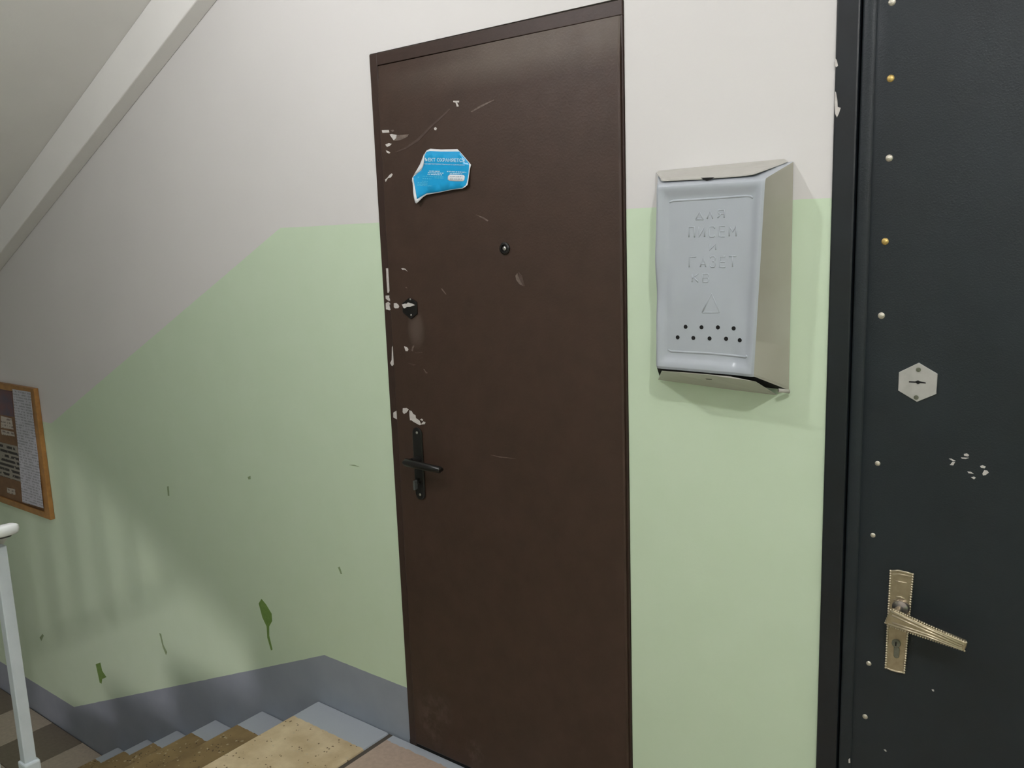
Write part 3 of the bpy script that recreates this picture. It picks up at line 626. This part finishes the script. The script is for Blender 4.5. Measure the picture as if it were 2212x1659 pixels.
lines = [('ДЛЯ', [(-0.7865, 1.5839), (-0.7706, 1.5832), (-0.7615, 1.5844), (-0.7491, 1.5839), (-0.7385, 1.585), (-0.7247, 1.5844), (-0.7865, 1.5997)]),
         ('ПИСЕМ', [(-0.8022, 1.5478), (-0.7895, 1.5474), (-0.7797, 1.5479), (-0.7672, 1.5476), (-0.7572, 1.5476), (-0.7448, 1.5473), (-0.735, 1.5474), (-0.7233, 1.5471), (-0.7137, 1.5475), (-0.6988, 1.547), (-0.8022, 1.5686)]),
         ('И', [(-0.7559, 1.5205), (-0.7422, 1.5203), (-0.756, 1.5335)]),
         ('ГАЗЕТ', [(-0.8009, 1.4858), (-0.7855, 1.4857), (-0.7762, 1.4861), (-0.7636, 1.486), (-0.7544, 1.486), (-0.7428, 1.4859), (-0.733, 1.4854), (-0.7216, 1.4853), (-0.7138, 1.4857), (-0.6982, 1.4856), (-0.8009, 1.5074)]),
         ('КВ', [(-0.794, 1.4549), (-0.7803, 1.455), (-0.7702, 1.455), (-0.7568, 1.455), (-0.794, 1.4722)])]
m2 = MB()
for s_, q in lines:
    h = q[-1][1] - q[0][1]
    for i, ch in enumerate(s_):
        (x0, z0_), (x1, z1_) = q[2 * i], q[2 * i + 1]
        for stz in G[ch]: strokes(m2, [(x0 + (x1 - x0) * a, z0_ + (z1_ - z0_) * a + h * b_) for a, b_ in stz])
m2.out('embossed_lettering', M_MAIL, mbx, smooth=True)
tr = [(-0.7717, 1.3915), (-0.7508, 1.4318), (-0.734, 1.3924), (-0.7717, 1.3915)]
m2 = MB(); strokes(m2, tr, 0.002, 0.001); m2.out('embossed_triangle', M_MAIL, mbx, smooth=True)
for q in [(-0.8096, 1.3602), (-0.7732, 1.3604), (-0.7366, 1.3614), (-0.7026, 1.3605), (-0.828, 1.3369), (-0.7918, 1.337), (-0.755, 1.3375), (-0.7188, 1.3384), (-0.6891, 1.3366)]:
    yv = on_front(*q)
    MB().lathe((q[0], yv, q[1]), [(0.0044, 0.004), (0.0044, -0.0006)], 16).out('vent_hole', M_DARK, mbx)

# ================================================================ black door
d2 = tag(root('door_2', (-0.05, 0.0, 0.0)), 'black leatherette covered door with studded edge at the right', 'door', kind='structure')
fx = -0.491
jb = MB(); jb.prism([(BX0 + 0.002, 0.0), (fx, 0.0), (fx, 2.115), (BX0 + 0.002, 2.115)], -0.010, 0.11); jb.out('frame_jamb', M_BFRAME, d2, bev=0.004)
MB().box(BX1 - 0.045, BX1 - 0.002, -0.010, 0.10, 0, 2.115).out('frame_jamb', M_BFRAME, d2, bev=0.004)
MB().box(fx + 0.001, BX1 - 0.046, -0.010, 0.10, 2.07, 2.115).out('frame_head', M_BFRAME, d2, bev=0.004)
# leaf: padded sheet, rolled strip along the closing edge
lf0, lf1 = -0.4885, BX1 - 0.048
LYB = -0.008
def leaf2():
    xs = [lf0, lf0 + 0.002, lf0 + 0.006, lf0 + 0.020, lf0 + 0.0245, lf0 + 0.027, lf0 + 0.032, lf0 + 0.05, lf0 + 0.09] + [lf0 + 0.09 + (lf1 - lf0 - 0.10) * i / 16 for i in range(1, 17)] + [lf1]
    ys = [0.006, 0.0, -0.0025, -0.0025, -0.001, 0.0015, -0.001, -0.0035, -0.0015] + [0.0] * 16 + [0.006]
    zs = [0.01 + (2.065 - 0.01) * j / 60 for j in range(61)]
    v = []; f = []
    for j, z in enumerate(zs):
        for i, x in enumerate(xs):
            puff = 0.0012 * math.sin(x * 23 + 1.3 * math.sin(z * 5)) * math.sin(z * 9 + x * 7) if 8 < i < len(xs) - 1 else 0
            tuck = 0.0015 * math.exp(-((x + 0.436) / 0.012) ** 2) * abs(math.sin(z * 20))
            v.append((x, LYB + ys[i] + puff + tuck, z))
    n = len(xs)
    for j in range(60):
        for i in range(n - 1): f.append((j * n + i, j * n + i + 1, (j + 1) * n + i + 1, (j + 1) * n + i))
    k0 = len(v); v += [(lf0, 0.05, zs[0]), (lf1, 0.05, zs[0]), (lf1, 0.05, zs[-1]), (lf0, 0.05, zs[-1])]
    f += [(k0, k0 + 1, k0 + 2, k0 + 3), tuple(range(n)) + (k0 + 1, k0), tuple(60 * n + i for i in range(n)) + (k0 + 2, k0 + 3),
          tuple(j * n for j in range(61)) + (k0 + 3, k0), tuple(j * n + n - 1 for j in range(61)) + (k0 + 2, k0 + 1)]
    return put('leaf', v, f, M_LEATHER, d2, True)
lf = shade_auto(leaf2(), 50)
MB().box(BX0 + 0.002, BX1 - 0.002, 0.055, 0.12, 0.0, 2.115).out('frame_backing', M_DARK, d2)
for i, q in enumerate([(-0.4364, 1.9571), (-0.4338, 1.8241), (-0.4309, 1.6816), (-0.4326, 1.5282), (-0.4341, 1.3875), (-0.4305, 1.0947), (-0.434, 0.9453), (-0.4326, 0.6683), (-0.4359, 0.5476)]):
    rr = 0.0072 if i < 5 else 0.0058
    mt = M_NGOLD if i in (1, 3) else M_NSILV
    n_ = shade_auto(MB().lathe((q[0], LYB - 0.001, q[1]), [(rr * 0.97, 0.002), (rr, -0.0006), (rr * 0.82, -0.0022), (rr * 0.45, -0.0034), (rr * 0.1, -0.0038)], 16).out('stud_nail', mt, d2), 50)
    if i in (1, 3): n_['label'] = 'brass coloured stud'
hx = [(-0.3637, 1.3), (-0.3302, 1.2809), (-0.3308, 1.2426), (-0.3636, 1.2247), (-0.3978, 1.2439), (-0.3978, 1.2797)]
kp = MB().prism(hx, LYB - 0.004, 0.004).out('lock_cover', M_ALU, d2, bev=0.0008); kp['label'] = 'hexagonal aluminium keyhole cover'
for q in [(-0.3635, 1.287), (-0.3651, 1.2333)]:
    sc = shade_auto(MB().lathe((q[0], LYB - 0.004, q[1]), [(0.0046, 0.001), (0.0044, -0.0007), (0.0015, -0.0009)], 14).out('screw', M_CYL, kp), 40)
kh = [(-0.3791, 1.2639), (-0.3684, 1.2641), (-0.3634, 1.2666), (-0.3588, 1.2648), (-0.3497, 1.2637), (-0.3492, 1.2614), (-0.3587, 1.2615), (-0.3631, 1.2591), (-0.3669, 1.2615), (-0.379, 1.2614)]
MB().prism(kh, LYB - 0.0043, 0.003).out('keyhole', M_DARK, kp)
chips([[(-0.3039, 1.1207), (-0.2997, 1.1212), (-0.2922, 1.1177), (-0.2968, 1.1168)], [(-0.2974, 1.1155), (-0.2928, 1.1158), (-0.2958, 1.1088), (-0.3018, 1.1088)],
       [(-0.2791, 1.1329), (-0.274, 1.1344), (-0.2702, 1.1318), (-0.2717, 1.1291), (-0.2783, 1.1297)], [(-0.2834, 1.1256), (-0.2703, 1.1266), (-0.2754, 1.1237), (-0.2819, 1.1236)],
       [(-0.2511, 1.1134), (-0.2471, 1.1155), (-0.2419, 1.1132), (-0.2436, 1.11), (-0.2494, 1.1107)], [(-0.2466, 1.0999), (-0.2441, 1.1062), (-0.239, 1.1062), (-0.2365, 1.1028), (-0.2411, 1.0977), (-0.2455, 1.0963)],
       [(-0.2716, 1.1001), (-0.2657, 1.1002), (-0.261, 1.0971), (-0.2695, 1.0974)], [(-0.265, 1.09), (-0.2601, 1.0919), (-0.2572, 1.0901), (-0.2596, 1.0868)]], M_CHIP, d2, LYB + 0.0005, 0.0022)
chips([[(-0.4273, 1.9327), (-0.4254, 1.9327), (-0.4243, 1.9287), (-0.4262, 1.9294)], [(-0.3971, 0.4863), (-0.3934, 0.4876), (-0.3908, 0.4842), (-0.3937, 0.4831)],
       [(-0.4665, 0.4387), (-0.4634, 0.4413), (-0.4626, 0.4311), (-0.4657, 0.4299)], [(-0.3127, 0.6469), (-0.3093, 0.6475), (-0.3084, 0.6444), (-0.3115, 0.6446)]], M_CHIP, d2, LYB + 0.0008, 0.0025)
# wall paint smeared on the jamb edge
chips([[(-0.533, 1.8138), (-0.5313, 1.8115), (-0.5284, 1.7969), (-0.5274, 1.7845), (-0.5217, 1.7822), (-0.5249, 1.7719), (-0.5283, 1.765), (-0.5318, 1.7726), (-0.5332, 1.7913)],
       [(-0.5347, 1.875), (-0.5317, 1.8705), (-0.5289, 1.86), (-0.5322, 1.8574), (-0.5343, 1.8608)]], M_CHIP, d2, -0.010, name='paint_smear')
# ---- handle plate, beaded edges, lever
pq = [(-0.3972, 0.8788), (-0.383, 0.8826), (-0.3675, 0.8824), (-0.3559, 0.8805), (-0.3636, 0.6699), (-0.3787, 0.6684), (-0.3893, 0.6691), (-0.3988, 0.6709)]
hp = MB().prism(pq, LYB - 0.006, 0.006).out('handle_plate', M_BRONZE, d2, bev=0.001); hp['label'] = 'champagne coloured handle plate with beaded rim'
def beads(pairs, r, name, y, parent, pitch=0.0042):
    m3 = MB()
    for (x0, z0_), (x1, z1_) in pairs:
        L = math.hypot(x1 - x0, z1_ - z0_); k_ = int(L / pitch)
        for i in range(k_ + 1): m3.sphere((x0 + (x1 - x0) * i / k_, y, z0_ + (z1_ - z0_) * i / k_), r, 6, 4)
    o = m3.out(name, M_BRIM, parent, smooth=True); o['kind'] = 'stuff'; return o
e = pq
beads([(e[0], e[7]), (e[3], e[4])], 0.0026, 'beaded_rim', LYB - 0.006, hp, 0.0052)
m3 = MB()
for q in (e[0:4], e[4:8]): m3.tube([(x, LYB - 0.006, z) for x, z in q], 0.0018, 8)
for q in ([(-0.388, 0.86), (-0.377, 0.8601), (-0.3666, 0.8604)], [(-0.3854, 0.8273), (-0.377, 0.8287), (-0.3692, 0.8268)], [(-0.3897, 0.8198), (-0.3781, 0.8221), (-0.3656, 0.8185)], [(-0.3943, 0.8721), (-0.3802, 0.8759), (-0.3589, 0.8755)]):
    m3.tube([(x, LYB - 0.006, z) for x, z in q], 0.0014, 8)
m3.out('plate_moulding', M_BRIM, hp, smooth=True)
nk = [(-0.3744, 0.8092)][0]
neck = shade_auto(MB().lathe((nk[0], LYB - 0.006, nk[1]), [(0.0165, 0), (0.0165, -0.006), (0.0145, -0.012), (0.0085, -0.016), (0.0075, -0.03), (0.0085, -0.046)], 24).out('neck', M_NECK, hp), 60)
LVY = -0.062
lvp = [(-0.3839, 0.8184), (-0.3781, 0.8177), (-0.3185, 0.8013), (-0.2507, 0.7863), (-0.248, 0.7822), (-0.2516, 0.7672), (-0.3175, 0.7773), (-0.3871, 0.7834), (-0.3931, 0.7877), (-0.3891, 0.8033)]
lever = MB().prism(lvp, LVY, 0.013).out('lever', M_BRONZE, d2, bev=0.003, seg=3); lever['label'] = 'ribbed tapering champagne lever'
m3 = MB()
for q in ([(-0.3818, 0.8153), (-0.3184, 0.7978), (-0.2528, 0.7809)], [(-0.3803, 0.8077), (-0.3181, 0.7921), (-0.2562, 0.7772)],
          [(-0.3866, 0.7879), (-0.3176, 0.7809), (-0.2546, 0.7699)], [(-0.3797, 0.7926), (-0.3179, 0.7858), (-0.256, 0.773)]):
    m3.tube([(x, LVY, z) for x, z in q], 0.0018, 8, up=(0, 1, 0))
m3.out('lever_ribs', M_BRIM, lever, smooth=True)
q = [(-0.3838, 0.817), (-0.3924, 0.7878), (-0.3781, 0.8184), (-0.2495, 0.7853), (-0.3864, 0.7828), (-0.2516, 0.7679)]
beads([(q[0], q[1]), (q[2], q[3]), (q[4], q[5])], 0.0022, 'beaded_rim', LVY + 0.003, lever, 0.0044)
cy = [(-0.3805, 0.7292), (-0.3792, 0.7116), (-0.3783, 0.6997)]
m3 = MB(); m3.lathe((cy[0][0], LYB - 0.006, cy[0][1]), [(0.0085, 0.0), (0.008, -0.004), (0.0035, -0.0045)], 20); lc = shade_auto(m3.out('lock_cylinder', M_CYL, hp), 40)
MB().prism(stadium(cy[1][0], 0.0052, cy[2][1] - 0.002, cy[0][1] - 0.006), LYB - 0.009, 0.003).out('cylinder_tail', M_CYL, hp, bev=0.001)
MB().box(cy[0][0] - 0.0012, cy[0][0] + 0.0012, LYB - 0.0112, LYB - 0.009, cy[0][1] - 0.004, cy[0][1] + 0.004).out('keyway', M_DARK, hp)

# ================================================================ notice board with papers
nb_ = tag(root('notice_board', (-4.5, 0.0, 0.34)), 'wooden framed notice board on the wall at the foot of the stairs', 'notice board')
bx1, bx0, bz0, bz1 = -4.072, -5.02, 0.333, 0.957
MB().box(bx0 + 0.01, bx1 - 0.01, -0.014, -0.001, bz0 + 0.01, bz1 - 0.01).out('backing', M_BACK, nb_)
for b4 in ((bx1 - 0.055, bx1, bz0, bz1), (bx0, bx0 + 0.055, bz0, bz1), (bx0 + 0.055, bx1 - 0.055, bz1 - 0.03, bz1), (bx0 + 0.055, bx1 - 0.055, bz0, bz0 + 0.03)):
    MB().box(b4[0], b4[1], -0.022, -0.001, b4[2], b4[3]).out('frame_bar', M_WOOD, nb_, bev=0.002)
def paper(name, quad, mat, label, cat, y=-0.0155, th=0.0012, curl=0.0, group=None):
    m4 = MB(); N_ = 8; v = []
    for k_ in range(N_ + 1):
        t = k_ / N_
        for a, b_ in ((0, 3), (1, 2)):
            x = quad[a][0] + (quad[b_][0] - quad[a][0]) * t; z = quad[a][1] + (quad[b_][1] - quad[a][1]) * t
            v.append((x, y - curl * t * t - 0.002 * curl / 0.01 * math.sin(t * 9) * (1 if curl else 0), z))
    n0 = len(v); v += [(x, yy + th, z) for x, yy, z in v]
    f = []
    for k_ in range(N_):
        a = 2 * k_
        f += [(a, a + 1, a + 3, a + 2), (n0 + a + 2, n0 + a + 3, n0 + a + 1, n0 + a), (a, a + 2, n0 + a + 2, n0 + a), (a + 3, a + 1, n0 + a + 1, n0 + a + 3)]
    f += [(0, n0, n0 + 1, 1), (2 * N_, 2 * N_ + 1, n0 + 2 * N_ + 1, n0 + 2 * N_)]
    return tag(put(name, v, f, mat), label, cat, group)
G1 = 'papers on the notice board'
paper('notice_sheet', [(-4.2883, 0.9384), (-4.1045, 0.9398), (-4.1173, 0.3858), (-4.3343, 0.3799)], M_SHEET, 'long white typed sheet hanging down the right side of the notice board', 'notice', -0.0240, curl=0.004, group=G1)
paper('poster', [(-4.7132, 0.9258), (-4.3178, 0.9303), (-4.335, 0.799), (-4.7587, 0.789)], M_POST, 'dark red and blue poster at the top of the notice board', 'poster', group=G1)
paper('printed_card', [(-4.479, 0.7899), (-4.3623, 0.7875), (-4.3589, 0.7344), (-4.4936, 0.7295)], M_CARD, 'pale printed card under the dark poster on the notice board', 'card', group=G1)
paper('printed_card.001', [(-4.4986, 0.72), (-4.3607, 0.7219), (-4.3536, 0.7007), (-4.4986, 0.694)], M_CARD, 'narrow pale strip below the printed card on the notice board', 'card', group=G1)
paper('printed_notice', [(-4.8052, 0.649), (-4.3426, 0.6536), (-4.3488, 0.4749), (-4.8646, 0.4704)], M_SHEET2, 'dark printed notice in the lower middle of the notice board', 'notice', group=G1)
paper('paper_tag', [(-4.524, 0.4203), (-4.4329, 0.4261), (-4.4379, 0.3957), (-4.5283, 0.3929)], M_CARD, 'tiny pale square tag near the bottom of the notice board', 'card', group=G1)

# ================================================================ stair railing
rl = tag(root('stair_railing', (-2.04, -1.0, 0.0)), 'pale blue metal stair railing post and white handrail at the left edge', 'railing')
RY = -1.0
def hz_(x): return 0.936 + 0.466 * (x + 2.04)
hp_ = [(-1.978, 0.9655), (-1.984, 0.9655), (-2.005, 0.963), (-2.03, 0.953)] + [(x, hz_(x)) for x in (-2.07, -2.4, -3.0, -3.78)]
def rail(pts, hw_, hh, name, mat, dz=0.0, exp=3.5):
    prof = []
    for k_ in range(16):
        a = 2 * math.pi * k_ / 16; c, s_ = math.cos(a), math.sin(a)
        prof.append((hw_ * math.copysign(abs(c) ** (2 / exp), c), hh * math.copysign(abs(s_) ** (2 / exp), s_)))
    v = []; f = []
    for i, (x, z) in enumerate(pts):
        sc = 0.7 if i == 0 else 1.0
        v += [(x, RY + a * sc, z + dz + b_ * sc) for a, b_ in prof]
    for i in range(len(pts) - 1): f += [(i * 16 + k_, i * 16 + (k_ + 1) % 16, (i + 1) * 16 + (k_ + 1) % 16, (i + 1) * 16 + k_) for k_ in range(16)]
    f += [tuple(range(16)), tuple(range(len(v) - 16, len(v)))]
    return put(name, v, f, mat, rl, True)
rail(hp_, 0.026, 0.0125, 'handrail', M_HAND)
rail([(x - 0.012, z) for x, z in hp_[1:]], 0.018, 0.004, 'handrail_bar', M_RUST, -0.0165)
PXc = -2.043
MB().box(PXc - 0.013, PXc + 0.013, RY - 0.013, RY + 0.013, 0.0, 0.918).out('post', M_RAIL, rl, bev=0.002)
MB().box(-3.765, -3.739, RY - 0.013, RY + 0.013, -0.815, 0.118).out('post', M_RAIL, rl, bev=0.002)
def br_(x): return 0.300 + 0.466 * (x + 2.04)
m5 = MB(); v = [(x, RY + y, br_(x) + z) for x in (-3.745, -2.16) for y in (-0.012, 0.012) for z in (-0.006, 0.006)]
m5.add(v, [(0, 1, 3, 2), (4, 6, 7, 5), (0, 4, 5, 1), (2, 3, 7, 6), (0, 2, 6, 4), (1, 5, 7, 3)]); m5.out('bottom_rail', M_RAIL, rl)
MB().box(PXc - 0.017, PXc + 0.021, RY - 0.018, RY + 0.018, 0.335, 0.393).out('post_collar', M_RAIL, rl, bev=0.004)
for k_ in range(1, 11):
    x = PXc - 0.05 - 0.157 * k_
    MB().box(x - 0.008, x + 0.008, RY - 0.008, RY + 0.008, br_(x), hz_(x) - 0.02).out('baluster', M_RAIL, rl)

# ================================================================ marks on the wall
chips([[(-2.5354, 0.2851), (-2.5163, 0.3074), (-2.4917, 0.2923), (-2.4637, 0.2641), (-2.4642, 0.2359), (-2.4846, 0.2094), (-2.4894, 0.1726), (-2.4769, 0.1227), (-2.4862, 0.1165), (-2.5015, 0.1623), (-2.5, 0.2054), (-2.5206, 0.2356)],
       [(-3.8507, -0.3357), (-3.8031, -0.3126), (-3.7952, -0.3516), (-3.7617, -0.3737), (-3.8052, -0.3961), (-3.8163, -0.4226), (-3.8334, -0.4232), (-3.8427, -0.375)]], M_DRIP, wall, 0.0, 0.0005, 'paint_drip')
chips([[(-3.2501, -0.0194), (-3.2362, -0.0198), (-3.2268, -0.0667), (-3.2039, -0.0932), (-3.2151, -0.1088), (-3.2337, -0.0809)], [(-4.4208, -0.3565), (-4.3783, -0.3251), (-4.3684, -0.3324), (-4.4045, -0.37)],
       [(-1.9979, 0.8767), (-1.9723, 0.8802), (-1.9477, 0.8765), (-1.9769, 0.876)], [(-2.0856, 0.5201), (-2.0763, 0.524), (-2.0671, 0.5007), (-2.0744, 0.4991)],
       [(-3.0679, 0.6434), (-3.0569, 0.6466), (-3.0589, 0.6073), (-3.0697, 0.6056)], [(-2.5338, 0.7597), (-2.517, 0.7661), (-2.5165, 0.7541), (-2.5297, 0.7509)]], M_SMUDGE, wall, 0.0, 0.0005, 'paint_drip')
